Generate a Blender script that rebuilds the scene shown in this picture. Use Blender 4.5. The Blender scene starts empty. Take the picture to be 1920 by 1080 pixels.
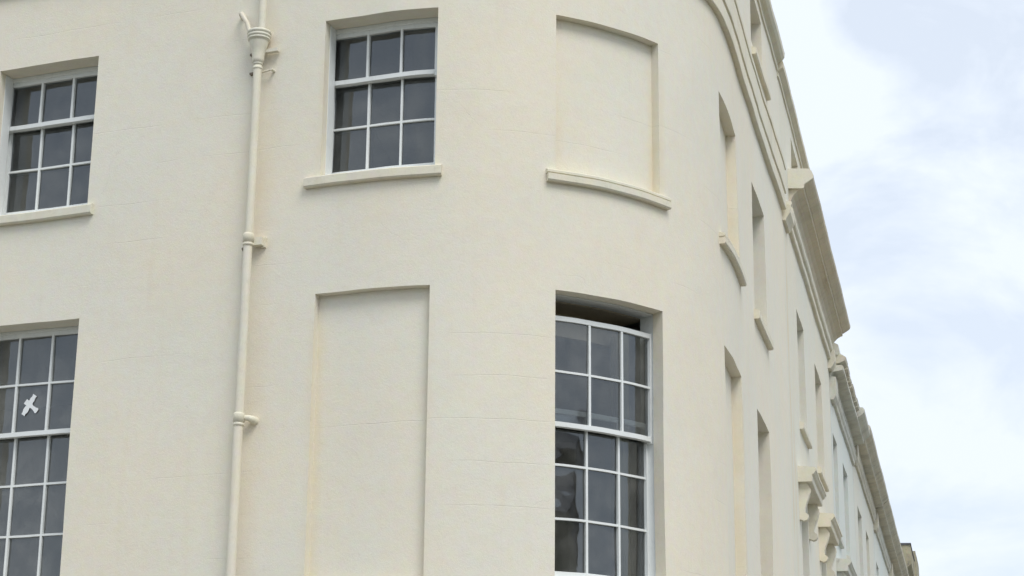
import bpy, math, random
from mathutils import Matrix, Vector
random.seed(7)
scene = bpy.context.scene
C = scene.collection

# ------------------------------------------------------------------ camera
cam_d = bpy.data.cameras.new('camera')
cam = bpy.data.objects.new('camera', cam_d); C.objects.link(cam)
cam_d.sensor_width = 36.0
cam_d.lens = 3754.38 / 1920 * 36
cam_d.clip_start = 0.1; cam_d.clip_end = 3000
RT = Vector((0.93635767, 0.35091825, 0.009523)); UP = Vector((0.09379816, -0.27623922, 0.95650081)); FW = Vector((-0.33828421, 0.89473363, 0.2915742))
cam.matrix_world = Matrix(((RT.x, UP.x, -FW.x, 0), (RT.y, UP.y, -FW.y, 0), (RT.z, UP.z, -FW.z, 1.6), (0, 0, 0, 1)))
scene.camera = cam

# ------------------------------------------------------------------ sky and sun
SUN_ELEV, SUN_AZ = 54.0, 132.0         # azimuth clockwise from +y
world = bpy.data.worlds.new('World'); scene.world = world; world.use_nodes = True
nt = world.node_tree; nt.nodes.clear()
w_out = nt.nodes.new('ShaderNodeOutputWorld'); w_bg = nt.nodes.new('ShaderNodeBackground')
w_sky = nt.nodes.new('ShaderNodeTexSky'); w_sky.sky_type = 'NISHITA'; w_sky.sun_disc = False
w_sky.sun_elevation = math.radians(SUN_ELEV); w_sky.sun_rotation = math.radians(SUN_AZ)
w_sky.air_density = 1.0; w_sky.dust_density = 1.5; w_sky.ozone_density = 1.0
w_tc = nt.nodes.new('ShaderNodeTexCoord')
w_n1 = nt.nodes.new('ShaderNodeTexNoise'); w_n1.inputs['Scale'].default_value = 8.5; w_n1.inputs['Detail'].default_value = 7.0
w_n1.inputs['Roughness'].default_value = 0.56; w_n1.inputs['Distortion'].default_value = 0.35
w_map = nt.nodes.new('ShaderNodeMapping'); w_map.inputs['Scale'].default_value = (1.0, 1.0, 1.7); w_map.inputs['Location'].default_value = (0.2, 3.3, 1.9)
nt.links.new(w_tc.outputs['Generated'], w_map.inputs['Vector']); nt.links.new(w_map.outputs['Vector'], w_n1.inputs['Vector'])
w_r = nt.nodes.new('ShaderNodeValToRGB')
w_r.color_ramp.elements[0].position = 0.43; w_r.color_ramp.elements[0].color = (0.77,) * 3 + (1,)
w_r.color_ramp.elements[1].position = 0.58; w_r.color_ramp.elements[1].color = (1, 1, 1, 1)
nt.links.new(w_n1.outputs['Fac'], w_r.inputs['Fac'])
w_mix = nt.nodes.new('ShaderNodeMix'); w_mix.data_type = 'RGBA'
nt.links.new(w_r.outputs['Color'], w_mix.inputs[0])
nt.links.new(w_sky.outputs['Color'], w_mix.inputs[6])
w_mix.inputs[7].default_value = (6.0, 6.5, 7.2, 1)      # bright thin cloud, in the sky's own units
nt.links.new(w_mix.outputs[2], w_bg.inputs['Color'])
w_bg.inputs['Strength'].default_value = 0.1
nt.links.new(w_bg.outputs['Background'], w_out.inputs['Surface'])

sun_d = bpy.data.lights.new('sun', 'SUN'); sun_d.energy = 1.25; sun_d.angle = math.radians(28); sun_d.color = (1.0, 0.975, 0.94)
sun = bpy.data.objects.new('sun', sun_d); C.objects.link(sun)
_e, _a = math.radians(SUN_ELEV), math.radians(SUN_AZ)
to_sun = Vector((math.sin(_a) * math.cos(_e), math.cos(_a) * math.cos(_e), math.sin(_e)))
sun.rotation_euler = to_sun.to_track_quat('Z', 'Y').to_euler(); sun.location = (0, -5, 30)

scene.render.engine = 'CYCLES'
scene.view_settings.view_transform = 'Standard'; scene.view_settings.look = 'None'
scene.view_settings.exposure = 0.60; scene.view_settings.gamma = 1.0
scene.view_settings.use_curve_mapping = False

# ------------------------------------------------------------------ the plan of the walls
# s runs along the wall line (0 = start of the rounded corner), o = distance out from the wall face
X0, Y0, RAD, PH = -6.88209634, 14.5, 2.47651972, 1.6957691
ARC = RAD * PH
S2, PH2 = 10.0, PH + math.radians(0.45)
# the corner is not a true quarter circle: small departures from it, every half metre from s = -1.5
DEP = (0, 0, -.001, -.007, .006, .025, .021, .007, -.005, -.012, -.016, -.009, .012, .010, .001, -.003, -.004, -.004, -.004)
def depart(s):
    u = (s + 1.5) / 0.5
    if u <= 1 or u >= len(DEP) - 2: return 0.0 if u <= 1 else -.004 * max(0.0, 1 - (u - len(DEP) + 2) / 4)
    i = int(u); f = u - i; a, b, c, d = DEP[i - 1], DEP[i], DEP[i + 1], DEP[i + 2]
    return 0.5 * (2 * b + (c - a) * f + (2 * a - 5 * b + 4 * c - d) * f * f + (3 * b - a - 3 * c + d) * f ** 3)
def plan(s, o=0.0):
    o += depart(s)
    if s < 0: return (X0 + s, Y0 - o)
    if s < ARC:
        a = s / RAD
        return (X0 + (RAD + o) * math.sin(a), Y0 + RAD - (RAD + o) * math.cos(a))
    t = min(s, S2) - ARC
    x = X0 + RAD * math.sin(PH) + t * math.cos(PH); y = Y0 + RAD - RAD * math.cos(PH) + t * math.sin(PH)
    a = PH
    if s > S2:
        a = PH2; x += (s - S2) * math.cos(a); y += (s - S2) * math.sin(a)
    return (x + o * math.sin(a), y - o * math.cos(a))
def wob(s, z):
    """hand-run render is never dead true: a few millimetres of wander"""
    k = 0.75 if s < 9 else 0.6
    dz = (0.0035 * math.sin(2.1 * s + 0.7 * z) + 0.0025 * math.sin(5.3 * s + 1.9 * z + 1) + 0.0012 * math.sin(13.7 * s + 4 * z)) * k
    do = (0.004 * math.sin(1.7 * s + 2.3 * z + 0.4) + 0.0025 * math.sin(4.9 * s - 3.1 * z) + 0.001 * math.sin(11 * s + 9 * z)) * k
    return dz, do
def P3(s, z, o=0.0):
    dz, do = wob(s, z); x, y = plan(s, o + do)
    return Vector((x, y, z + dz))
def s_steps(s0, s1, step=None):
    if step is None: step = 0.06 if (s0 < ARC and s1 > 0) else (0.2 if s0 < 20 else 0.5)
    n = max(1, math.ceil((s1 - s0) / step))
    return [s0 + (s1 - s0) * i / n for i in range(n + 1)]

# ------------------------------------------------------------------ mesh building
class MB:
    def __init__(self): self.v = []; self.f = []; self.uv = []; self.sm = []
    def vert(self, p): self.v.append(Vector(p)); return len(self.v) - 1
    def face(self, ids, uvs=None, smooth=False):
        self.f.append(list(ids)); self.uv.append(uvs or [(0, 0)] * len(ids)); self.sm.append(smooth)
    def quad(self, pts, uvs=None, smooth=False): self.face([self.vert(p) for p in pts], uvs, smooth)
    def sweep(self, prof, s0, s1, caps=True, smooth=False, step=None):
        """closed profile [(o, z), ...] run along the wall line"""
        st = s_steps(s0, s1, step); n = len(prof); rows = []
        for s in st: rows.append([self.vert(P3(s, z, o)) for o, z in prof])
        ln = [0]
        for i in range(n):
            a, b = prof[i], prof[(i + 1) % n]; ln.append(ln[-1] + math.hypot(a[0] - b[0], a[1] - b[1]))
        z0 = prof[0][1]
        for k in range(len(st) - 1):
            for i in range(n):
                j = (i + 1) % n
                self.face([rows[k][i], rows[k + 1][i], rows[k + 1][j], rows[k][j]],
                          [(st[k], z0 + ln[i]), (st[k + 1], z0 + ln[i]), (st[k + 1], z0 + ln[i + 1]), (st[k], z0 + ln[i + 1])], smooth)
        if caps:
            self.face(rows[0][::-1], [(o + s0, z) for o, z in prof][::-1]); self.face(rows[-1], [(o + s1, z) for o, z in prof])
    def sbox(self, s0, s1, z0, z1, o0, o1, step=None):
        self.sweep([(o0, z0), (o1, z0), (o1, z1), (o0, z1)], s0, s1, True, False, step)
    def lathe(self, s, o, prof, n=20):
        """round thing standing on a vertical axis at (s, o): prof [(r, z), ...]"""
        rows = []
        cx, cy = plan(s, o)
        for r, z in prof: rows.append([self.vert((cx + r * math.cos(2 * math.pi * i / n), cy + r * math.sin(2 * math.pi * i / n), z)) for i in range(n)])
        for k in range(len(prof) - 1):
            sharp = False
            for i in range(n):
                j = (i + 1) % n
                self.face([rows[k][i], rows[k][j], rows[k + 1][j], rows[k + 1][i]], [(i / n, prof[k][1]), ((i + 1) / n, prof[k][1]), ((i + 1) / n, prof[k + 1][1]), (i / n, prof[k + 1][1])], True)
        self.face([self.vert(self.v[i]) for i in rows[0][::-1]]); self.face([self.vert(self.v[i]) for i in rows[-1]])
    def tube(self, pts, r, n=12):
        pts = [Vector(p) for p in pts]; rows = []
        for k, p in enumerate(pts):
            d = (pts[min(k + 1, len(pts) - 1)] - pts[max(k - 1, 0)]).normalized()
            a = d.orthogonal().normalized() if k == 0 else (pa - d * pa.dot(d)).normalized()
            pa = a; b = d.cross(a)
            rr = r[k] if isinstance(r, (list, tuple)) else r
            rows.append([self.vert(p + (a * math.cos(2 * math.pi * i / n) + b * math.sin(2 * math.pi * i / n)) * rr) for i in range(n)])
        for k in range(len(pts) - 1):
            for i in range(n):
                j = (i + 1) % n
                self.face([rows[k][i], rows[k][j], rows[k + 1][j], rows[k + 1][i]], [(i / n, k)] * 4, True)
        self.face([self.vert(self.v[i]) for i in rows[0][::-1]]); self.face([self.vert(self.v[i]) for i in rows[-1]])
    def build(self, name, mat, parent=None, label=None, fix=True):
        base = Vector((0, 0, 0)); q = parent
        while q is not None: base += Vector(q.location); q = q.parent
        me = bpy.data.meshes.new(name)
        me.from_pydata([tuple(p - base) for p in self.v], [], self.f)
        uvl = me.uv_layers.new(name='UVMap')
        for poly, uvs in zip(me.polygons, self.uv):
            for li, u in zip(poly.loop_indices, uvs): uvl.data[li].uv = u
        me.polygons.foreach_set('use_smooth', self.sm)
        if fix:
            import bmesh
            bm = bmesh.new(); bm.from_mesh(me); bmesh.ops.recalc_face_normals(bm, faces=bm.faces); bm.to_mesh(me); bm.free()
        me.materials.append(mat)
        ob = bpy.data.objects.new(name, me); C.objects.link(ob)
        if parent is not None: ob.parent = parent
        if label: ob['label'] = label
        return ob
def thing(name, loc, label, cat, group=None):
    e = bpy.data.objects.new(name, None); C.objects.link(e); e.location = loc; e.empty_display_size = 0.3
    e['label'] = label; e['category'] = cat
    if group: e['group'] = group
    return e

# ------------------------------------------------------------------ materials
def new_mat(name):
    m = bpy.data.materials.new(name); m.use_nodes = True
    return m, m.node_tree, m.node_tree.nodes['Principled BSDF']
def N(t, kind, **kw):
    n = t.nodes.new(kind)
    for k, v in kw.items(): setattr(n, k, v)
    return n
def noise(t, vec, scale, detail=4, rough=0.55, dist=0.0):
    n = N(t, 'ShaderNodeTexNoise'); n.inputs['Scale'].default_value = scale; n.inputs['Detail'].default_value = detail
    n.inputs['Roughness'].default_value = rough; n.inputs['Distortion'].default_value = dist
    t.links.new(vec, n.inputs['Vector']); return n.outputs['Fac']
def ramp(t, fac, p0, p1, c0=0.0, c1=1.0):
    n = N(t, 'ShaderNodeMapRange', clamp=True); n.interpolation_type = 'SMOOTHSTEP'
    n.inputs[1].default_value = p0; n.inputs[2].default_value = p1; n.inputs[3].default_value = c0; n.inputs[4].default_value = c1
    t.links.new(fac, n.inputs[0]); return n.outputs[0]
def math_(t, op, a, b=None, c=None):
    n = N(t, 'ShaderNodeMath', operation=op)
    for i, x in enumerate((a, b, c)):
        if x is None: continue
        if isinstance(x, (int, float)): n.inputs[i].default_value = x
        else: t.links.new(x, n.inputs[i])
    return n.outputs[0]
def mixc(t, fac, a, b):
    n = N(t, 'ShaderNodeMix', data_type='RGBA')
    for i, x in ((0, fac), (6, a), (7, b)):
        if isinstance(x, (int, float)): n.inputs[i].default_value = x
        elif isinstance(x, tuple): n.inputs[i].default_value = x + (1,)
        else: t.links.new(x, n.inputs[i])
    return n.outputs[2]
def mapping(t, vec, scale=(1, 1, 1), loc=(0, 0, 0)):
    n = N(t, 'ShaderNodeMapping'); n.inputs['Scale'].default_value = scale; n.inputs['Location'].default_value = loc
    t.links.new(vec, n.inputs['Vector']); return n.outputs['Vector']

def stucco(name, base, stain=(0.60, 0.45, 0.24), stain_amt=0.35, cracks=True, grime=0.0, rough=0.75, bump=1.0, bands=(), streak=(7.0, 0.35, 1)):
    m, t, b = new_mat(name)
    uv = N(t, 'ShaderNodeUVMap', uv_map='UVMap').outputs['UV']
    obj = N(t, 'ShaderNodeTexCoord').outputs['Object']
    big = noise(t, obj, 0.55, 4, 0.6)
    mid = noise(t, obj, 3.2, 5, 0.62)
    fine = noise(t, obj, 46.0, 4, 0.7)
    grit = noise(t, obj, 170.0, 2, 0.6)
    base_w = tuple(min(1, c * k) for c, k in zip(base, (1.015, 1.0, 0.97)))
    base_c = tuple(c * k for c, k in zip(base, (0.975, 1.0, 1.02)))
    col = mixc(t, ramp(t, big, 0.35, 0.65), base_w, base_c)
    col = mixc(t, ramp(t, mid, 0.45, 0.75, 0.0, 0.16), col, tuple(c * 0.86 for c in base))
    pat = noise(t, mapping(t, obj, (1, 1, 0.7), (3, 1, 7)), 1.5, 3, 0.5)
    col = mixc(t, ramp(t, pat, 0.52, 0.66, 0.0, 0.13), col, tuple(c * k for c, k in zip(base, (0.9, 1.0, 0.99))))
    # run-off streaks, long in z
    st = noise(t, mapping(t, uv, streak), 1.0, 5, 0.65)
    col = mixc(t, ramp(t, st, 0.52, 0.78, 0.0, stain_amt), col, stain)
    # blotchy tint of old limewash layers under the paint
    nc = N(t, 'ShaderNodeTexNoise'); nc.inputs['Scale'].default_value = 13.0; nc.inputs['Detail'].default_value = 3; t.links.new(obj, nc.inputs['Vector'])
    tint = N(t, 'ShaderNodeMix', data_type='RGBA', blend_type='OVERLAY'); tint.inputs[0].default_value = 0.15
    t.links.new(col, tint.inputs[6]); t.links.new(nc.outputs['Color'], tint.inputs[7]); col = tint.outputs[2]
    if bands:      # damp staining that has dried beside reveals and joints; warm tint beside the pipe
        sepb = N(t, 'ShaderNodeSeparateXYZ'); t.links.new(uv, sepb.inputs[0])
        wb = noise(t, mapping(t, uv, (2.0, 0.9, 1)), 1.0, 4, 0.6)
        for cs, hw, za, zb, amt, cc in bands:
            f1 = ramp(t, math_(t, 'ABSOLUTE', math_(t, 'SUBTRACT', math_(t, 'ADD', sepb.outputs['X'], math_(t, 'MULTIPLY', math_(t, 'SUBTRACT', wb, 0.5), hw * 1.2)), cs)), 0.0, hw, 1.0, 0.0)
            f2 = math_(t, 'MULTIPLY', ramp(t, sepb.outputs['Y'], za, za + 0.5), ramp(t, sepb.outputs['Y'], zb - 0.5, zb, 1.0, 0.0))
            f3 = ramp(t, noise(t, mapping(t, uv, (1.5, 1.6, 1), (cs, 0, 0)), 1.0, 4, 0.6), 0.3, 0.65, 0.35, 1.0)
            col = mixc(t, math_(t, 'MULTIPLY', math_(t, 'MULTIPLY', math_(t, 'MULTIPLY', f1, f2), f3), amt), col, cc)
    # speckle in the paint
    sp = noise(t, obj, 90.0, 1, 0.5)
    col = mixc(t, ramp(t, sp, 0.68, 0.76, 0.0, 0.22), col, tuple(min(1, c * 1.25) for c in base))
    col = mixc(t, ramp(t, fine, 0.5, 0.75, 0.0, 0.17), col, tuple(c * 0.72 for c in base))
    h = math_(t, 'ADD', math_(t, 'MULTIPLY', fine, 0.5), math_(t, 'MULTIPLY', grit, 0.35))
    h = math_(t, 'ADD', h, math_(t, 'MULTIPLY', mid, 1.3))
    if cracks:
        sep = N(t, 'ShaderNodeSeparateXYZ'); t.links.new(uv, sep.inputs[0])
        wv = noise(t, mapping(t, uv, (1.3, 1.3, 1)), 1.0, 4, 0.6)
        zz = math_(t, 'ADD', sep.outputs['Y'], math_(t, 'MULTIPLY', wv, 0.05))
        fr = math_(t, 'FRACT', math_(t, 'DIVIDE', math_(t, 'ADD', zz, 0.20), 0.3575))
        ln = ramp(t, math_(t, 'ABSOLUTE', math_(t, 'SUBTRACT', fr, 0.5)), 0.0, 0.014, 1.0, 0.0)
        gate = ramp(t, noise(t, mapping(t, uv, (0.9, 3.1, 1), (5.3, 2.2, 0)), 1.0, 2, 0.5), 0.52, 0.64)
        box = math_(t, 'MULTIPLY', math_(t, 'MULTIPLY', ramp(t, sep.outputs['X'], 0.75, 0.95), ramp(t, sep.outputs['X'], 1.6, 1.69, 1.0, 0.0)), math_(t, 'MULTIPLY', ramp(t, sep.outputs['Y'], 4.3, 4.6), ramp(t, sep.outputs['Y'], 6.0, 6.2, 1.0, 0.0)))
        ck = math_(t, 'MULTIPLY', ln, math_(t, 'MAXIMUM', gate, box))
        # hair cracks that wander
        vo = N(t, 'ShaderNodeTexVoronoi', feature='DISTANCE_TO_EDGE'); vo.inputs['Scale'].default_value = 0.55
        dv = N(t, 'ShaderNodeVectorMath', operation='ADD'); nz = N(t, 'ShaderNodeTexNoise'); nz.inputs['Scale'].default_value = 2.0; nz.inputs['Detail'].default_value = 5
        t.links.new(uv, nz.inputs['Vector']); sc = N(t, 'ShaderNodeVectorMath', operation='SCALE'); sc.inputs['Scale'].default_value = 0.55
        t.links.new(nz.outputs['Color'], sc.inputs[0]); t.links.new(uv, dv.inputs[0]); t.links.new(sc.outputs[0], dv.inputs[1]); t.links.new(dv.outputs[0], vo.inputs['Vector'])
        hl = ramp(t, vo.outputs['Distance'], 0.0, 0.0022, 1.0, 0.0)
        g2 = ramp(t, noise(t, mapping(t, uv, (1.1, 1.1, 1), (9, 4, 0)), 1.0, 2, 0.5), 0.57, 0.66)
        ck = math_(t, 'MAXIMUM', math_(t, 'MULTIPLY', ck, 0.55), math_(t, 'MULTIPLY', math_(t, 'MULTIPLY', hl, g2), 0.6))
        col = mixc(t, math_(t, 'MULTIPLY', ck, 0.27), col, tuple(c * 0.45 for c in base))
        h = math_(t, 'SUBTRACT', h, math_(t, 'MULTIPLY', ck, 0.5))
    if grime > 0:
        gn = noise(t, mapping(t, uv, (2.5, 1.4, 1)), 1.0, 7, 0.7)
        col = mixc(t, ramp(t, gn, 0.42, 0.68, 0.0, grime), col, (0.16, 0.145, 0.115))
        gs = noise(t, obj, 9.0, 5, 0.7)
        col = mixc(t, ramp(t, gs, 0.56, 0.68, 0.0, grime * 0.9), col, (0.10, 0.09, 0.07))
    t.links.new(col, b.inputs['Base Color']); b.inputs['Roughness'].default_value = rough
    b.inputs['Specular IOR Level'].default_value = 0.25
    bp = N(t, 'ShaderNodeBump'); bp.inputs['Strength'].default_value = 0.52 * bump; bp.inputs['Distance'].default_value = 0.007
    t.links.new(h, bp.inputs['Height']); t.links.new(bp.outputs['Normal'], b.inputs['Normal'])
    return m
M = {}
CREAM = (0.79, 0.737, 0.615)
YEL, PNK = (0.70, 0.56, 0.33), (0.70, 0.56, 0.40)
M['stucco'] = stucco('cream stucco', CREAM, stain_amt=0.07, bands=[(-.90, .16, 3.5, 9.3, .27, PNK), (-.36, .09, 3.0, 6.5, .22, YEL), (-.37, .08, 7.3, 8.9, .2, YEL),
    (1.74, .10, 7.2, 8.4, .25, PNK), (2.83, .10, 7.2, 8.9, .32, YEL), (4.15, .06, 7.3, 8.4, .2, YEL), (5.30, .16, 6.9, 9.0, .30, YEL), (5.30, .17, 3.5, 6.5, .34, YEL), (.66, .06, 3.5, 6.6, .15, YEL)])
M['trim'] = stucco('cream trim', (0.76, 0.71, 0.575), cracks=False, stain_amt=0.25, grime=0.10, streak=(0.5, 8.0, 1))
M['stucco2'] = stucco('pale cream stucco', (0.755, 0.72, 0.61), stain_amt=0.10, bands=[(10.25, .16, 5.5, 9.75, .5, YEL), (10.6, .2, 4, 7.5, .35, YEL)])
M['trim2'] = stucco('cream stained trim', (0.755, 0.705, 0.575), cracks=False, stain=(0.5, 0.39, 0.25), stain_amt=0.3, grime=0.12, streak=(0.5, 8.0, 1))
M['stucco3'] = stucco('blue white stucco', (0.68, 0.70, 0.65), stain_amt=0.12)
M['trim3'] = stucco('grey white trim', (0.66, 0.65, 0.57), cracks=False, stain_amt=0.3, grime=0.28, streak=(0.5, 8.0, 1))
M['stucco4'] = stucco('off white stucco', (0.69, 0.68, 0.60), stain_amt=0.16)
M['trim4'] = stucco('weathered trim', (0.66, 0.62, 0.51), cracks=False, stain_amt=0.4, grime=0.34, streak=(0.5, 8.0, 1))
M['cornice2'] = stucco('brown stained cornice', (0.68, 0.60, 0.46), cracks=False, stain=(0.42, 0.30, 0.18), stain_amt=0.5, grime=0.16, streak=(0.5, 9.0, 1))
M['stone'] = stucco('weathered parapet stone', (0.42, 0.38, 0.26), cracks=False, stain_amt=0.6, grime=0.75)
M['pipe'] = stucco('cream pipe paint', (0.77, 0.715, 0.58), cracks=False, stain_amt=0.15, rough=0.45, bump=0.5, grime=0.10)

def paint(name, colr, rough=0.4, dirt=0.25):
    m, t, b = new_mat(name)
    obj = N(t, 'ShaderNodeTexCoord').outputs['Object']
    n = noise(t, obj, 14.0, 5, 0.65); n2 = noise(t, mapping(t, obj, (60, 60, 4)), 1.0, 3, 0.6)
    c = mixc(t, ramp(t, n, 0.5, 0.75, 0, dirt), colr, tuple(x * 0.66 for x in colr))
    c = mixc(t, ramp(t, n2, 0.6, 0.75, 0, dirt * 0.6), c, (0.42, 0.40, 0.33))
    t.links.new(c, b.inputs['Base Color']); b.inputs['Roughness'].default_value = rough
    bp = N(t, 'ShaderNodeBump'); bp.inputs['Strength'].default_value = 0.2; bp.inputs['Distance'].default_value = 0.003
    t.links.new(n2, bp.inputs['Height']); t.links.new(bp.outputs['Normal'], b.inputs['Normal'])
    return m
M['white'] = paint('white sash paint', (0.80, 0.82, 0.80))
M['shutter'] = paint('drab shutter paint', (0.36, 0.34, 0.24), 0.6, 0.5)
M['lining'] = paint('brown window lining', (0.60, 0.52, 0.40), 0.7, 0.4)
M['mark'] = paint('chalky white mark', (0.86, 0.88, 0.88), 0.8, 0.1)
M['iron'] = paint('rusty iron', (0.20, 0.16, 0.12), 0.7, 0.6)
M['plaster'] = paint('room plaster', (0.58, 0.57, 0.54), 0.9, 0.3)
M['boards'] = paint('floor boards', (0.16, 0.11, 0.07), 0.7, 0.4)
M['slate'] = paint('roof covering', (0.10, 0.10, 0.11), 0.7, 0.4)

def glass(name, f0=0.035, f1=0.15):
    m, t, b = new_mat(name); t.nodes.remove(b)
    out = t.nodes['Material Output']
    obj = N(t, 'ShaderNodeTexCoord').outputs['Object']
    tr = N(t, 'ShaderNodeBsdfTransparent'); tr.inputs['Color'].default_value = (0.91, 0.94, 0.93, 1)
    gl = N(t, 'ShaderNodeBsdfGlossy'); gl.inputs['Roughness'].default_value = 0.03; gl.inputs['Color'].default_value = (0.88, 0.95, 1, 1)
    fr = N(t, 'ShaderNodeFresnel'); fr.inputs['IOR'].default_value = 1.95
    bp = N(t, 'ShaderNodeBump'); bp.inputs['Strength'].default_value = 0.28; bp.inputs['Distance'].default_value = 0.02
    wv = noise(t, obj, 2.3, 2, 0.5); t.links.new(wv, bp.inputs['Height'])
    t.links.new(bp.outputs['Normal'], gl.inputs['Normal']); t.links.new(bp.outputs['Normal'], fr.inputs['Normal'])
    mx = N(t, 'ShaderNodeMixShader'); t.links.new(fr.outputs[0], mx.inputs[0]); t.links.new(tr.outputs[0], mx.inputs[1]); t.links.new(gl.outputs[0], mx.inputs[2])
    # a film of dust on old panes
    df = N(t, 'ShaderNodeBsdfDiffuse'); df.inputs['Color'].default_value = (0.5, 0.5, 0.47, 1)
    mx2 = N(t, 'ShaderNodeMixShader'); t.links.new(ramp(t, noise(t, obj, 3.5, 5, 0.65), 0.35, 0.75, f0, f1), mx2.inputs[0])
    t.links.new(mx.outputs[0], mx2.inputs[1]); t.links.new(df.outputs[0], mx2.inputs[2])
    t.links.new(mx2.outputs[0], out.inputs['Surface'])
    return m
M['glass'] = glass('old window glass')
M['dusty'] = glass('dusty window glass', 0.09, 0.26)

M['darkpane'] = paint('dark window pane', (0.03, 0.03, 0.035), 0.1, 0.1)
def ground_mat(name, c0, c1, scale):
    m, t, b = new_mat(name)
    obj = N(t, 'ShaderNodeTexCoord').outputs['Object']
    n = noise(t, obj, scale, 6, 0.7); n2 = noise(t, obj, 0.4, 3)
    c = mixc(t, ramp(t, n, 0.35, 0.7), c0, c1); c = mixc(t, ramp(t, n2, 0.4, 0.7, 0, 0.35), c, tuple(x * 0.7 for x in c0))
    t.links.new(c, b.inputs['Base Color']); b.inputs['Roughness'].default_value = 0.85
    bp = N(t, 'ShaderNodeBump'); bp.inputs['Strength'].default_value = 0.4; bp.inputs['Distance'].default_value = 0.01
    t.links.new(n, bp.inputs['Height']); t.links.new(bp.outputs['Normal'], b.inputs['Normal'])
    return m
M['asphalt'] = ground_mat('asphalt', (0.06, 0.058, 0.055), (0.10, 0.097, 0.09), 60)
M['paving'] = ground_mat('paving', (0.34, 0.31, 0.26), (0.44, 0.41, 0.35), 25)
M['earth'] = ground_mat('earth and grass', (0.10, 0.12, 0.06), (0.16, 0.15, 0.09), 4)

# ------------------------------------------------------------------ the ground
def sheet(name, mat, z, x0, x1, y0, y1, nx=1, ny=1):
    b = MB()
    for i in range(nx):
        for j in range(ny):
            xa, xb = x0 + (x1 - x0) * i / nx, x0 + (x1 - x0) * (i + 1) / nx; ya, yb = y0 + (y1 - y0) * j / ny, y0 + (y1 - y0) * (j + 1) / ny
            b.quad([(xa, ya, z), (xb, ya, z), (xb, yb, z), (xa, yb, z)])
    o = b.build(name, mat); o['kind'] = 'structure'; return o
sheet('ground', M['earth'], -0.16, -1200, 1200, -1200, 1200, 4, 4)
sheet('road', M['asphalt'], -0.12, -60, 14, -8, 120)
b = MB()
st = s_steps(-12, 50, 0.5)
for a, c in zip(st[:-1], st[1:]):
    pa, pb, pc, pd = plan(a, -0.1), plan(c, -0.1), plan(c, 4.2), plan(a, 4.2)
    b.quad([(*pa, 0), (*pb, 0), (*pc, 0), (*pd, 0)]); b.quad([(*pd, 0), (*pc, 0), (*pc, -0.125), (*pd, -0.125)])
o = b.build('pavement', M['paving']); o['kind'] = 'structure'

# ------------------------------------------------------------------ walls with openings
def make_wall(s0, s1, z0, z1, ops, mat, parent, o=0.0):
    """ops: (sa, sb, za, zb, depth, splay_a, splay_b). A sheet with real openings and reveals."""
    ss = set(round(x, 5) for x in s_steps(s0, s1)); zs = set(); n = math.ceil((z1 - z0) / 0.25)
    for i in range(n + 1): zs.add(round(z0 + (z1 - z0) * i / n, 5))
    es, ez = set([s0, s1]), set([z0, z1])
    for p in ops: es |= {round(p[0], 5), round(p[1], 5)}; ez |= {round(p[2], 5), round(p[3], 5)}
    def merge(a, e, tol): return sorted([x for x in a if all(abs(x - y) > tol for y in e)] + list(e))
    ss = merge(ss, es, 0.015); zs = merge(zs, ez, 0.03)
    b = MB(); ids = {}
    def vid(i, j):
        if (i, j) not in ids: ids[i, j] = b.vert(P3(ss[i], zs[j], o))
        return ids[i, j]
    for i in range(len(ss) - 1):
        sm = (ss[i] + ss[i + 1]) / 2
        for j in range(len(zs) - 1):
            zm = (zs[j] + zs[j + 1]) / 2
            if any(p[0] < sm < p[1] and p[2] < zm < p[3] for p in ops): continue
            b.face([vid(i, j), vid(i + 1, j), vid(i + 1, j + 1), vid(i, j + 1)],
                   [(ss[i], zs[j]), (ss[i + 1], zs[j]), (ss[i + 1], zs[j + 1]), (ss[i], zs[j + 1])], True)
    for sa, sb, za, zb, d, pa, pb in ops:
        sl = [x for x in ss if sa - 1e-4 <= x <= sb + 1e-4]; zl = [x for x in zs if za - 1e-4 <= x <= zb + 1e-4]
        f = lambda s: (s - sa) / (sb - sa)
        inn = lambda s: s + pa * (1 - f(s)) + pb * f(s)
        for z, fl in ((za, 0), (zb, 1)):
            for x, y in zip(sl[:-1], sl[1:]):
                q = [P3(x, z, o), P3(y, z, o), P3(inn(y), z, o - d), P3(inn(x), z, o - d)]
                b.quad(q if fl else q[::-1], [(x, z), (y, z), (y, z + d), (x, z + d)])
        for s, p, fl in ((sa, pa, 0), (sb, pb, 1)):
            for x, y in zip(zl[:-1], zl[1:]):
                q = [P3(s, x, o), P3(s, y, o), P3(s + p, y, o - d), P3(s + p, x, o - d)]
                b.quad(q if not fl else q[::-1], [(s, x), (s, y), (s + d, y), (s + d, x)])
    return b.build('wall', mat, parent, fix=False)

def house_shell(parent, s0, s1, floors, top, back=5.0, inner=None):
    """rooms behind the front: floors/ceilings, party walls, rear wall, roof sheet"""
    st = s_steps(s0, s1); front = [plan(s, -0.07) for s in st]
    rear = [plan(s1, -back)] + ([inner] if inner else []) + [plan(s0, -back)]
    ring = front + rear
    for z in floors:
        b = MB(); b.face([b.vert((x, y, z)) for x, y in ring]); b.face([b.vert((x, y, z + 0.22)) for x, y in ring])
        b.build('ceiling', M['plaster'], parent, fix=False)
    b = MB()
    pts = [front[-1]] + rear + [front[0]]
    for p, q in zip(pts[:-1], pts[1:]): b.quad([(*p, 0), (*q, 0), (*q, top), (*p, top)])
    b.build('rear_wall', M['plaster'], parent, fix=False)
    b = MB(); b.face([b.vert((x, y, top)) for x, y in ring]); b.build('roof', M['slate'], parent, fix=False)

def sill_prof(z0, z1, o1, o0=-0.02): return [(o0, z0), (o1 - 0.012, z0), (o1, z0 + 0.012), (o1, z1 - 0.02), (o1 - 0.008, z1 - 0.012), (o0, z1 + 0.012)]

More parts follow.
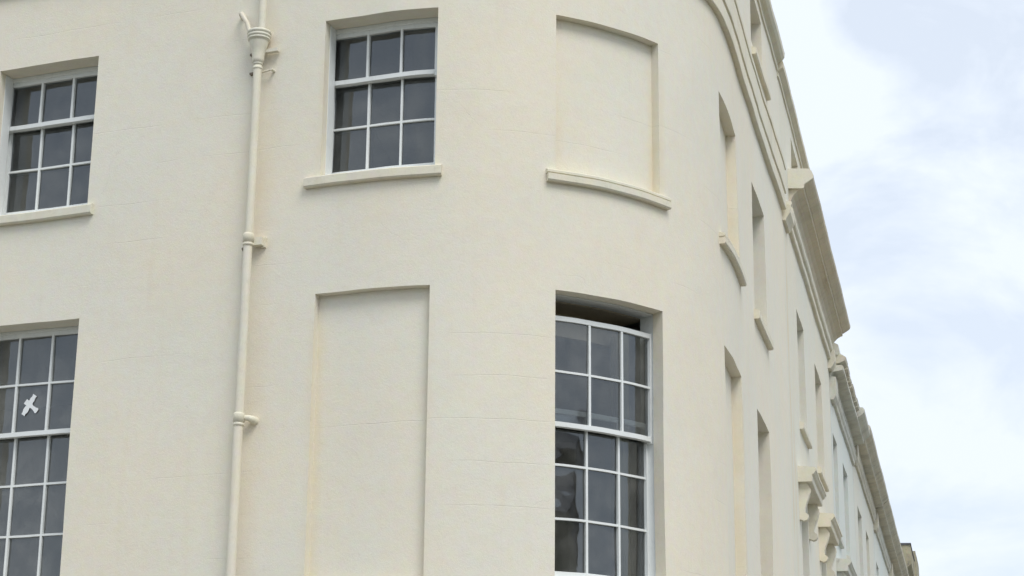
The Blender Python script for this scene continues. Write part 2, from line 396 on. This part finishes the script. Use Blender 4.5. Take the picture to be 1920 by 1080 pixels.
def sash_window(parent, sa, sb, za, zb, depth, rows_up, rows_low, gl, zg, drop=0.0, sill=None, label=None, mats=None, head=None, gm='glass', cheek=False):
    """box frame > upper_sash, lower_sash, one pane per light, sill.
       gl = (left, right) edges of the glass, zg = (bottom, meeting rail, top) of the glass"""
    d = depth; g0, g1 = gl; zb0, zm, zt = zg; bw = 0.0108
    fr = MB()
    fr.sbox(sa - 0.12, g0 - 0.022, za - 0.1, zb + 0.1, -d - 0.16, -d + 0.0)
    fr.sbox(g1 + 0.022, sb + 0.12, za - 0.1, zb + 0.1, -d - 0.16, -d + 0.0)
    fr.sbox(g0 - 0.022, g1 + 0.022, head or zt + 0.026, zb + 0.1, -d - 0.16, -d - 0.004)
    fr.sbox(g0 - 0.022, g1 + 0.022, za - 0.1, zb0 - 0.05, -d - 0.16, -d - 0.004)
    if cheek: fr.sbox(sa - 0.05, sa + 0.004, za, zb - 0.002, -d - 0.01, -0.095); fr.sbox(sb - 0.004, sb + 0.05, za, zb - 0.002, -d - 0.01, -0.095)
    win = fr.build('window', (mats or M)['white'], parent, label)
    step = (g1 - g0) / 3
    for nm, lo, hi, oc, rows, dz in (('upper_sash', zm, zt, -d - 0.045, rows_up, -drop), ('lower_sash', zb0, zm, -d - 0.098, rows_low, 0.0)):
        b = MB(); o0, o1 = oc - 0.022, oc + 0.022; lo += dz; hi += dz
        b.sbox(g0 - 0.0215, g0 + 0.008, lo - 0.036, hi + 0.03, o0, o1); b.sbox(g1 - 0.008, g1 + 0.0215, lo - 0.036, hi + 0.03, o0, o1)
        b.sbox(g0 + 0.008, g1 - 0.008, lo - (0.024 if nm == 'upper_sash' else 0.05), lo + 0.016, o0 - 0.002, o1 + (0.006 if nm == 'upper_sash' else 0.0))
        b.sbox(g0 + 0.008, g1 - 0.008, hi - 0.012, hi + 0.028, o0, o1 - 0.002)
        hz = (hi - lo) / rows
        for k in (1, 2): b.sbox(g0 + k * step - bw, g0 + k * step + bw, lo + 0.016, hi - 0.01, oc - 0.017, oc + 0.017)
        for k in range(1, rows):
            for c in range(3):
                b.sbox(g0 + c * step + (bw if c else 0.008), g0 + (c + 1) * step - (bw if c < 2 else 0.008), lo + k * hz - bw * 0.85, lo + k * hz + bw * 0.85, oc - 0.015, oc + 0.015)
        b.build(nm, (mats or M)['white'], win)
        for r in range(rows):
            for c in range(3):
                p = MB(); tl, tb = random.uniform(-.004, .004), random.uniform(-.004, .004)
                x0, x1, y0, y1 = g0 + c * step + 0.002, g0 + (c + 1) * step - 0.002, lo + r * hz + 0.001, lo + (r + 1) * hz - 0.001
                st = s_steps(x0, x1, 0.06 if 0 < x0 < ARC else 1.0)
                def pp(s, z):
                    q = oc - 0.006 + tl * (s - (x0 + x1) / 2) / (x1 - x0) * 2 + tb * (z - (y0 + y1) / 2) / (y1 - y0) * 2
                    x, y = plan(s, q); return (x, y, z)
                ids = [[p.vert(pp(s, y0)), p.vert(pp(s, y1))] for s in st]
                for a, e in zip(ids[:-1], ids[1:]): p.face([a[0], e[0], e[1], a[1]], None, True)
                p.build('pane', M[gm], win, fix=False)
    if sill:
        b = MB(); b.sweep(sill_prof(*sill[2:]), sill[0], sill[1]); b.build('sill', sill_mat[0], win)
    return win
sill_mat = [M['trim']]
def blind_window(parent, sa, sb, za, zb, depth, mat, sill=None, label=None, split=False):
    b = MB(); st = s_steps(sa - 0.004, sb + 0.004); n = math.ceil((zb - za) / 0.3); zs = [za - 0.004 + (zb - za + 0.008) * i / n for i in range(n + 1)]
    ids = [[b.vert(P3(s, z, -depth + 0.001)) for z in zs] for s in st]
    for i in range(len(st) - 1):
        for j in range(n):
            b.face([ids[i][j], ids[i + 1][j], ids[i + 1][j + 1], ids[i][j + 1]], [(st[i], zs[j]), (st[i + 1], zs[j]), (st[i + 1], zs[j + 1]), (st[i], zs[j + 1])], True)
    w = b.build('blind_window', mat, parent, label, fix=False)
    if sill:
        b = MB()
        if split:   # an older stone sill with a slip of render along its top, cracked away
            s0, s1, z0, z1, o1 = sill; zc = z0 + (z1 - z0) * 0.66
            b.sweep([(-0.02, z0), (o1 - 0.01, z0), (o1, z0 + 0.012), (o1, zc - 0.004), (o1 - 0.016, zc), (-0.02, zc)], s0, s1)
            b.sweep([(-0.02, zc + 0.002), (o1 - 0.016, zc + 0.002), (o1 - 0.004, zc + 0.008), (o1 - 0.005, z1 - 0.008), (o1 - 0.014, z1), (-0.02, z1 + 0.012)], s0 - 0.006, s1 + 0.003)
        else: b.sweep(sill_prof(*sill[2:]), sill[0], sill[1])
        b.build('sill', sill_mat[0], w)
    return w

# ------------------------------------------------------------------ the corner house
ch = thing('corner_house', (X0, Y0, 0), 'cream stucco house with rounded corner, sash and blind windows, nearest the camera', 'house')
UZ = (7.50, 8.95); LZ = (3.98, 6.45)
ops = [(-3.73, -2.67, *UZ, .20, 0, 0), (-.37, .67, *UZ, .20, 0, 0), (1.70, 2.81, *UZ, .085, 0, 0), (4.10, 5.28, *UZ, .10, 0, 0), (6.66, 7.81, *UZ, .17, 0, 0),
       (-3.73, -2.67, *LZ, .20, 0, 0), (-.37, .65, *LZ, .085, 0, 0), (1.70, 2.82, *LZ, .12, 0, 0.01), (4.10, 5.28, *LZ, .10, 0, 0), (6.60, 7.74, *LZ, .18, 0, 0),
       (7.0, 8.08, 10.74, 11.42, .15, 0, 0)]
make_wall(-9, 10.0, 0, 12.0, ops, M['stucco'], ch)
house_shell(ch, -9, 10.0, (3.45, 6.95, 9.85), 11.95, 4.6, (-8.9, 19.1))
sash_window(ch, -3.73, -2.67, *UZ, .20, 1, 2, (-3.75, -2.73), (7.62, 8.455, 8.885), sill=(-3.86, -2.60, 7.40, 7.50, .055), cheek=True)
sash_window(ch, -.37, .67, *UZ, .20, 1, 2, (-.41, .622), (7.615, 8.45, 8.885), sill=(-.50, .73, 7.40, 7.50, .055), cheek=True)
wc = sash_window(ch, -3.73, -2.67, *LZ, .20, 2, 3, (-3.765, -2.735), (4.14, 5.50, 6.40), sill=(-3.86, -2.60, 3.88, 3.98, .055), gm='dusty', cheek=True)
sash_window(ch, 1.70, 2.82, *LZ, .12, 2, 3, (1.745, 2.825), (4.12, 5.46, 6.36), drop=.115, head=6.443, sill=(1.60, 2.92, 3.88, 3.98, .055))
sash_window(ch, 6.66, 7.81, *UZ, .17, 1, 2, (6.70, 7.77), (7.62, 8.45, 8.90), sill=(6.58, 7.88, 7.405, 7.51, .06))
sash_window(ch, 6.60, 7.74, *LZ, .18, 2, 3, (6.64, 7.70), (4.12, 5.50, 6.40), sill=(6.52, 7.82, 3.88, 3.98, .055))
sash_window(ch, 7.0, 8.08, 10.74, 11.42, .15, 1, 1, (7.04, 8.04), (10.82, 11.10, 11.38), sill=(7.06, 8.46, 10.60, 10.69, .05))
blind_window(ch, 1.70, 2.81, *UZ, .085, M['stucco'], sill=(1.615, 2.905, 7.395, 7.50, .055), split=True)
blind_window(ch, 4.10, 5.28, *UZ, .10, M['stucco'], sill=(4.00, 5.38, 7.395, 7.50, .06), split=True)
blind_window(ch, -.37, .65, *LZ, .085, M['stucco'])
blind_window(ch, 4.10, 5.28, *LZ, .10, M['stucco'])
# the white cross dabbed on a pane of the lower left window
b = MB()
for (x0, z0), (x1, z1), w in (((-3.335, 5.675), (-3.225, 5.85), .023), ((-3.32, 5.80), (-3.19, 5.70), .022)):
    n = 15; rows = []
    for k in range(n):
        f = k / (n - 1); x, z = x0 + (x1 - x0) * f, z0 + (z1 - z0) * f
        dx, dz = -(z1 - z0), (x1 - x0); l = math.hypot(dx, dz); ww = w * random.uniform(.7, 1.2)
        rows.append([P3(x + dx / l * ww, z + dz / l * ww, -.2415 + .001 * (w > .0225)), P3(x - dx / l * ww, z - dz / l * ww, -.2415)])
    for a, c in zip(rows[:-1], rows[1:]): b.quad([a[0], a[1], c[1], c[0]])
b.build('painted_cross', M['mark'], wc, 'white cross dabbed on the glass', fix=False)
b = MB(); b.sbox(1.60, 2.92, 6.44, 6.47, -.62, -.30); b.sbox(1.60, 2.92, 6.24, 6.44, -.64, -.60); b.build('head_lining', M['lining'], ch)
# folded shutter inside the bow window
for k, (s0, s1, o0, o1) in enumerate(((2.66, 2.80, -.42, -.38), (2.70, 2.84, -.52, -.48), (1.72, 1.84, -.42, -.38))):
    b = MB(); b.sbox(s0, s1, 4.0, 6.3, o0, o1); b.sbox(s0 + .03, s1 - .03, 4.2, 5.0, o1, o1 + .008); b.sbox(s0 + .03, s1 - .03, 5.2, 6.1, o1, o1 + .008)
    b.build('shutter', M['shutter'], ch)
# string course round the corner
b = MB()
b.sweep([(-.02, 9.72), (.05, 9.72), (.056, 9.728), (.056, 9.885), (.035, 9.895), (.035, 9.925), (.062, 9.925), (.066, 9.93), (.066, 10.20), (.045, 10.205), (.045, 10.235), (.07, 10.235), (.074, 10.24), (.074, 10.29), (.05, 10.305), (-.02, 10.32)], -9, 9.86, smooth=False)
b.build('string_course', M['trim'], ch)
b = MB()
b.sweep([(-.02, 11.54), (.018, 11.54), (.022, 11.55), (.022, 11.59), (.01, 11.60), (.01, 11.625), (.03, 11.64), (.075, 11.66), (.105, 11.70), (.112, 11.76), (.10, 11.80), (-.02, 11.82)], -9, 9.78)
b.build('parapet_cornice', M['trim'], ch)
b = MB(); b.sweep([(-.02, 11.822), (.07, 11.822), (.085, 11.84), (.07, 11.90), (.0, 11.96), (-.3, 12.01)], -9, 8.9); b.build('parapet_coping', M['trim'], ch)

# ------------------------------------------------------------------ the terrace along the right
def terrace_house(s0, s1, wins_up, wins_low, zt, zb, trims, label, top, floors, hood=False):
    x, y = plan(s0)
    h = thing('terrace_house', (x, y, 0), label, 'house', 'terrace houses receding from the corner')
    wm, tm = trims
    sill_mat[0] = tm
    ops = [(a, c, zb, zt, .115, 0, 0) for a, c in wins_up] + [(a, c, 3.9, 6.36, .13, 0, 0) for a, c in wins_low]
    return h, wm, tm, ops
def finish_house(h, wm, ops, s0, s1, top, floors):
    make_wall(s0, s1, 0, top, ops, wm, h)
    house_shell(h, s0 + .01, s1 - .01, floors, top - .05, 5.0)
    for a, c, z0, z1, d, _, _ in ops:
        lw = z1 < 7; at = z0 > 10
        zg = (z0 + .12, (z0 + z1) / 2 if at else z0 + .12 + (z1 - z0 - .17) * (.6 if lw else .66), z1 - .05)
        sl = (a - .07, c + .09, z0 - .10, z0, .055)
        sash_window(h, a, c, z0, z1, d, 1 if at or not lw else 2, 1 if at else (3 if lw else 2), (a + .04, c - .04), zg, sill=sl)
def console(parent, s, zt, sc=1.0, mat=None):
    pr = [(0, 0), (.095, 0), (.12, -.035), (.134, -.085), (.13, -.14), (.11, -.20), (.085, -.26), (.068, -.32), (.066, -.36), (.085, -.385), (.105, -.40), (.108, -.43), (.092, -.462), (.05, -.475), (.02, -.46), (0, -.45)]
    b = MB(); b.sweep([(o * sc - (.02 if o == 0 else 0), zt + z * sc) for o, z in pr], s, s + .13, step=.13)
    b.sweep([(.02, zt - .05), (.138 * sc, zt - .06), (.142 * sc, zt - .11), (.09, zt - .22), (.06, zt - .3)], s + .035, s + .095, step=.1)
    return b.build('bracket', mat, parent)
def hood(h, s0, s1, zt, mat):
    b = MB()
    b.sweep([(-.02, zt - .19), (.165, zt - .19), (.172, zt - .18), (.175, zt - .105), (.185, zt - .10), (.20, zt - .09), (.218, zt - .06), (.228, zt - .055), (.228, zt - .03), (.21, zt - .012), (-.02, zt + .012)], s0, s1)
    hd = b.build('window_hood', mat, h)
    console(hd, s0 + .07, zt - .19, 1.0, mat); console(hd, s1 - .20, zt - .19, 1.0, mat)

# second house: heavy cornice with a cut end, hooded windows
ups = [(11.57, 12.65), (14.38, 15.62)]; lows = [(11.28, 12.30), (14.33, 15.30)]
h, wm, tm, ops = terrace_house(10.0, 17.4, ups, lows, 8.95, 7.44, (M['stucco2'], M['trim2']), 'cream terrace house beside the corner house, heavy cut-off cornice and two hooded windows', 12, None)
ops.append((11.52, 12.62, 10.72, 11.30, .15, 0, 0))
finish_house(h, wm, ops, 10.0, 17.4, 11.85, (3.45, 6.95, 9.9))
hood(h, 10.95, 12.62, 6.735, tm); hood(h, 14.0, 15.62, 6.715, tm)
b = MB()
b.sweep([(-.02, 9.74), (.04, 9.745), (.048, 9.76), (.048, 9.83), (.04, 9.84), (.04, 9.86), (.07, 9.875), (.082, 9.90), (.082, 9.96), (.06, 9.985), (.06, 10.0), (.075, 10.02), (.07, 10.05), (-.02, 10.06)], 10.5, 17.35)
sc = b.build('string_course', tm, h)
b = MB(); b.sweep([(-.02, 9.60), (.04, 9.60), (.06, 9.64), (.10, 9.70), (.105, 9.78), (.09, 9.80), (-.02, 9.80)], 9.90, 10.42); b.build('string_block', tm, h)
b = MB(); b.sweep([(-.02, 9.60), (.05, 9.60), (.09, 9.66), (.115, 9.72), (.11, 9.90), (-.02, 9.92)], 17.18, 17.62); b.build('string_block', tm, h)
b = MB()
b.sweep([(-.02, 10.17), (.015, 10.18), (.03, 10.235), (.06, 10.295), (.11, 10.345), (.165, 10.375), (.19, 10.38), (.195, 10.42), (.21, 10.425), (.25, 10.45), (.29, 10.475), (.315, 10.50), (.325, 10.54), (.30, 10.60), (.26, 10.63), (-.02, 10.65)], 10.975, 18.2)
b.build('cornice', M['cornice2'], h)
b = MB(); b.sweep([(-.02, 10.385), (.10, 10.378), (.17, 10.372), (.20, 10.378), (.208, 10.425), (.25, 10.455), (.318, 10.50), (.328, 10.54), (.302, 10.605), (.26, 10.635), (-.02, 10.655)], 10.93, 10.972, step=.1); b.build('cornice_end', M['trim'], h)
b = MB(); b.sweep([(-.02, 11.48), (.018, 11.48), (.022, 11.52), (.01, 11.53), (.01, 11.55), (.04, 11.57), (.08, 11.60), (.085, 11.66), (.07, 11.70), (-.02, 11.72)], 9.82, 17.4); b.build('parapet_cornice', tm, h)

# the farther houses
specs = [
 (17.42, 22.9, [(17.75, 18.65), (20.02, 21.2)], [(17.75, 18.7), (20.1, 21.2)], 8.69, 7.1, 'stucco3', 'trim3', 9.22, 9.60, True, 'bluish white terrace house with broken, stained cornice, third from the corner'),
 (22.92, 29.8, [(23.95, 25.2), (26.55, 27.6)], [(23.9, 25.1), (26.5, 27.6)], 8.69, 7.1, 'stucco4', 'trim4', 9.38, 9.72, False, 'off-white terrace house with grimy cornice, fourth from the corner'),
 (29.82, 36.4, [(30.3, 31.4), (33.2, 34.4)], [(30.3, 31.4), (33.2, 34.4)], 8.66, 7.1, 'stucco3', 'trim4', 9.32, 9.70, False, 'pale terrace house fifth from the corner, seen nearly edge-on'),
 (36.42, 44.8, [(37.3, 38.4), (41.0, 42.2)], [(37.3, 38.4), (41.0, 42.2)], 8.66, 7.1, 'stucco4', 'trim4', 9.30, 9.72, False, 'pale terrace house just before the weathered end block'),
]
for s0, s1, ups, lows, zt, zb, wn, tn, zs, zc, broken, label in specs:
    h, wm, tm, ops = terrace_house(s0, s1, ups, lows, zt, zb, (M[wn], M[tn]), label, 10.4, None)
    finish_house(h, wm, ops, s0, s1, zc + .62, (3.45, 6.9))
    b = MB(); b.sweep([(-.02, zs), (.035, zs + .005), (.045, zs + .02), (.045, zs + .07), (.06, zs + .09), (.075, zs + .12), (.075, zs + .17), (.055, zs + .19), (.055, zs + .22), (.07, zs + .24), (.07, zs + .28), (-.02, zs + .30)], s0 + .55, s1)
    b.build('string_course', M['trim3'] if wn == 'stucco3' else tm, h)
    b = MB(); b.sweep([(-.02, zs - .06), (.05, zs - .06), (.09, zs), (.10, zs + .08), (.10, zs + .30), (-.02, zs + .32)], s0 + .03, s0 + .50); b.build('string_block', tm, h)
    if broken: hood(h, 17.42 + .03, 18.95, 6.64, M['trim3'])
    z = zc
    cove = [(-.02, z - .08), (.02, z - .07), (.03, z - .03), (.07, z), (.21, z + .02), (.225, z + .03), (.225, z + .08)]
    if broken:
        b = MB(); b.sweep(cove + [(.20, z + .10), (-.02, z + .11)], s0, s0 + 3.6); b.sweep(cove + [(.25, z + .10), (.30, z + .13), (.34, z + .17), (.35, z + .22), (.32, z + .26), (-.02, z + .28)], s0 + 3.6, s1)
        b.build('cornice', tm, h)
        s = s0 + .02
        while s < s0 + 3.6:          # what is left of the upper moulding, in uneven lengths
            l = random.uniform(.25, .7); oo = random.uniform(.245, .26); hh = random.uniform(.09, .11)
            b = MB(); b.sweep([(-.02, z + .13), (oo - .10, z + .14), (oo, z + .18), (oo + .015, z + .18 + hh * .5), (oo - .05, z + .18 + hh), (-.02, z + .2 + hh)], s, min(s + l, s0 + 3.6) - random.uniform(.01, .1)); b.build('cornice_fragment', M['trim4'], h)
            s += l
    else:
        b = MB(); b.sweep(cove + [(.25, z + .10), (.30, z + .13), (.345, z + .17), (.355, z + .22), (.33, z + .26), (-.02, z + .28)], s0, s1); b.build('cornice', tm, h)
    # lumpy blocking course and party-wall upstand
    s = s0
    while s < s1 - .2:
        l = random.uniform(.9, 2.0); e = min(s + l, s1); hh = random.uniform(.40, .47); oo = random.uniform(.15, .19)
        b = MB(); b.sweep([(-.03, z + .27), (oo, z + .27), (oo + .02, z + .31), (oo + .01, z + hh), (oo - .04, z + hh + .03), (-.03, z + hh + .04)], s, e - .012); b.build('coping_block', M['trim4'] if not broken else M['trim3'], h)
        s = e
    b = MB(); b.sweep([(-.03, z + .275), (.22, z + .275), (.24, z + .31), (.24, z + .54), (.21, z + .56), (-.03, z + .58)], s1 - .3, s1 - .02, step=.2); b.build('party_wall_stub', M['trim4'], h)

# weathered block that ends the row
x, y = plan(44.85)
h = thing('end_pavilion', (x, y, 0), 'weathered brown stone block with stepped parapet ending the terrace far right', 'house')
make_wall(44.85, 52, 0, 10.7, [], M['stucco4'], h, o=.02)
house_shell(h, 44.87, 51.9, (3.45, 6.9), 10.65, 5.0)
b = MB(); b.sweep([(-.4, 10.72), (.19, 10.72), (.20, 10.80), (.31, 10.90), (.315, 11.40), (.30, 11.45), (-.4, 11.45)], 44.9, 48.0, step=.6); b.build('parapet_block', M['stone'], h)
b = MB(); b.sweep([(-.3, 0.0), (.33, 0.0), (.335, 11.9), (.33, 11.95), (-.3, 11.95)], 49.0, 52.0, step=.6); b.build('parapet_pier', M['stone'], h)
b = MB(); b.sweep([(-.45, 11.452), (.29, 11.452), (.33, 11.47), (.33, 11.50), (-.45, 11.52)], 44.87, 48.03, step=.6); b.build('coping_slab', M['slate'], h)

b = MB(); b.sbox(18.24, 18.36, 10.18, 10.28, -.02, .05, step=.2); b.sbox(18.27, 18.33, 10.20, 10.26, .05, .056, step=.2)
_h3 = [o for o in C.objects if o.name.startswith('terrace_house')][1]
b.build('vent', M['iron'], _h3)

# ------------------------------------------------------------------ the house across the street that the bow window mirrors
sh = thing('stone_house', (18, -9, 0), 'brown stone house across the street, mirrored in the lower left bow window panes', 'house')
HX0, HX1, HY0, HY1, HZ = 18.0, 28.0, -9.0, 9.6, 9.6
def hbox(b, x0, x1, y0, y1, z0, z1):
    q = [(x0, y0), (x1, y0), (x1, y1), (x0, y1)]
    for (a, c), (d, e) in zip(q, q[1:] + q[:1]): b.quad([(a, c, z0), (d, e, z0), (d, e, z1), (a, c, z1)], [(a + c, z0), (d + e, z0), (d + e, z1), (a + c, z1)])
    b.quad([(x, y, z1) for x, y in q]); b.quad([(x, y, z0) for x, y in q[::-1]])
b = MB(); hbox(b, HX0, HX1, HY0, HY1, 0, HZ); b.build('wall', M['stone'], sh)
b = MB(); ym = (HY0 + HY1) / 2; xm = (HX0 + HX1) / 2
for ya in (HY0 - .3, HY1 + .3):
    b.quad([(HX0 - .4, ya, HZ - .2), (xm, ya, HZ + 1.6), (xm, ya, HZ + 1.75), (HX0 - .4, ya, HZ)])
    b.quad([(HX1 + .4, ya, HZ - .2), (xm, ya, HZ + 1.6), (xm, ya, HZ + 1.75), (HX1 + .4, ya, HZ)])
for xa in (HX0 - .4, HX1 + .4): b.quad([(xa, HY0 - .3, HZ), (xa, HY1 + .3, HZ), (xm, HY1 + .3, HZ + 1.75), (xm, HY0 - .3, HZ + 1.75)])
for ya in (HY0, HY1): b.face([b.vert(q) for q in ((HX0, ya, HZ), (HX1, ya, HZ), (xm, ya, HZ + 1.5))])
rf = b.build('roof', M['slate'], sh, fix=False)
b = MB(); hbox(b, xm - .5, xm + .5, HY0 + .6, HY0 + 1.6, HZ + 1.0, HZ + 2.5); b.build('chimney', M['stone'], rf)
for k, yy in enumerate((-6.5, -3.0, .5, 4.0)):
    for zz in (1.0, 3.6, 6.2):
        b = MB(); hbox(b, HX0 - .05, HX0 + .02, yy, yy + 1.2, zz, zz + 1.7); w = b.build('window', M['white'], sh)
        for i in (0, 1):
            for j in (0, 1):
                b = MB(); hbox(b, HX0 - .06, HX0 - .052, yy + .07 + .55 * i, yy + .58 + .55 * i, zz + .07 + .8 * j, zz + .83 + .8 * j); b.build('pane', M['darkpane'], w)

# ------------------------------------------------------------------ drainpipe
px, py = plan(-1.0, .09)
dp = thing('drainpipe', (px, py, 0), 'cream cast-iron drainpipe with hopper head running down the left wall', 'drainpipe')
SP, OP = -.985, .09
b = MB(); b.lathe(SP, OP, [(.040, 0), (.040, 4.2), (.0395, 5.37)]); b.lathe(SP + .004, OP, [(.0385, 5.40), (.039, 6.94)]); b.lathe(SP + .012, OP, [(.037, 6.98), (.037, 8.56)])
b.build('pipe', M['pipe'], dp)
b = MB(); b.lathe(SP + .034, OP, [(.034, 8.80), (.034, 11.6)]); b.build('upper_pipe', M['pipe'], dp)
b = MB(); b.lathe(SP + .012, OP, [(.037, 8.535), (.043, 8.54), (.043, 8.556), (.039, 8.558), (.039, 8.578), (.044, 8.58), (.044, 8.594), (.040, 8.596), (.050, 8.60), (.053, 8.63), (.055, 8.67), (.059, 8.70), (.066, 8.73), (.076, 8.76), (.083, 8.79), (.085, 8.808),
    (.099, 8.812), (.101, 8.826), (.096, 8.828), (.096, 8.836), (.104, 8.839), (.105, 8.855), (.100, 8.857), (.100, 8.866), (.108, 8.87), (.108, 8.886), (.102, 8.895), (.085, 8.895), (.07, 8.84)], 28)
b.build('hopper_head', M['pipe'], dp)
for z, s in ((6.96, SP + .006), (5.385, SP + .001)):
    b = MB(); b.lathe(s, OP, [(.038, z - .052), (.046, z - .05), (.047, z - .03), (.0405, z - .028), (.0405, z - .018), (.049, z - .016), (.0495, z + .045), (.046, z + .055), (.038, z + .062)], 24)
    b.build('collar', M['pipe'], dp)
b = MB(); b.sbox(-.97, -.80, 8.705, 8.735, .02, .065, step=.06); b.build('bracket', M['pipe'], dp)
b = MB(); b.tube([P3(-.96, 8.525, .05), P3(-.90, 8.532, .05), P3(-.86, 8.54, .05)], .009, 8); b.tube([P3(-.855, 8.54, .062), P3(-.855, 8.54, .0)], .012, 10); b.build('bracket', M['trim2'], dp)
for _s, _z in ((-1.075, 8.722), (-1.07, 8.54)):
    b = MB(); b.sbox(_s - .016, _s + .02, _z - .009, _z + .009, -.005, .03, step=.06); b.build('bolt', M['iron'], dp)
b = MB(); b.sbox(-.95, -.86, 6.915, 6.985, .0, .075); b.sbox(-.89, -.85, 6.905, 6.995, -.005, .03); b.build('bracket', M['pipe'], dp)
b = MB(); b.tube([P3(-.96, 5.405, .075), P3(-.91, 5.40, .06), P3(-.885, 5.39, .04), P3(-.88, 5.385, -.01)], [.022, .027, .034, .036], 10); b.build('bracket', M['pipe'], dp)
b = MB(); b.tube([P3(-1.05, 6.90, .05), P3(-1.065, 6.89, -.01)], .012, 8); b.build('bolt', M['iron'], dp)
b = MB(); b.tube([P3(-1.20, 9.10, -.02), P3(-1.185, 9.115, .06), P3(-1.165, 9.105, .085), P3(-1.10, 9.0, .09), P3(-1.055, 8.86, .09)], .021, 12); b.build('spur_pipe', M['pipe'], dp)
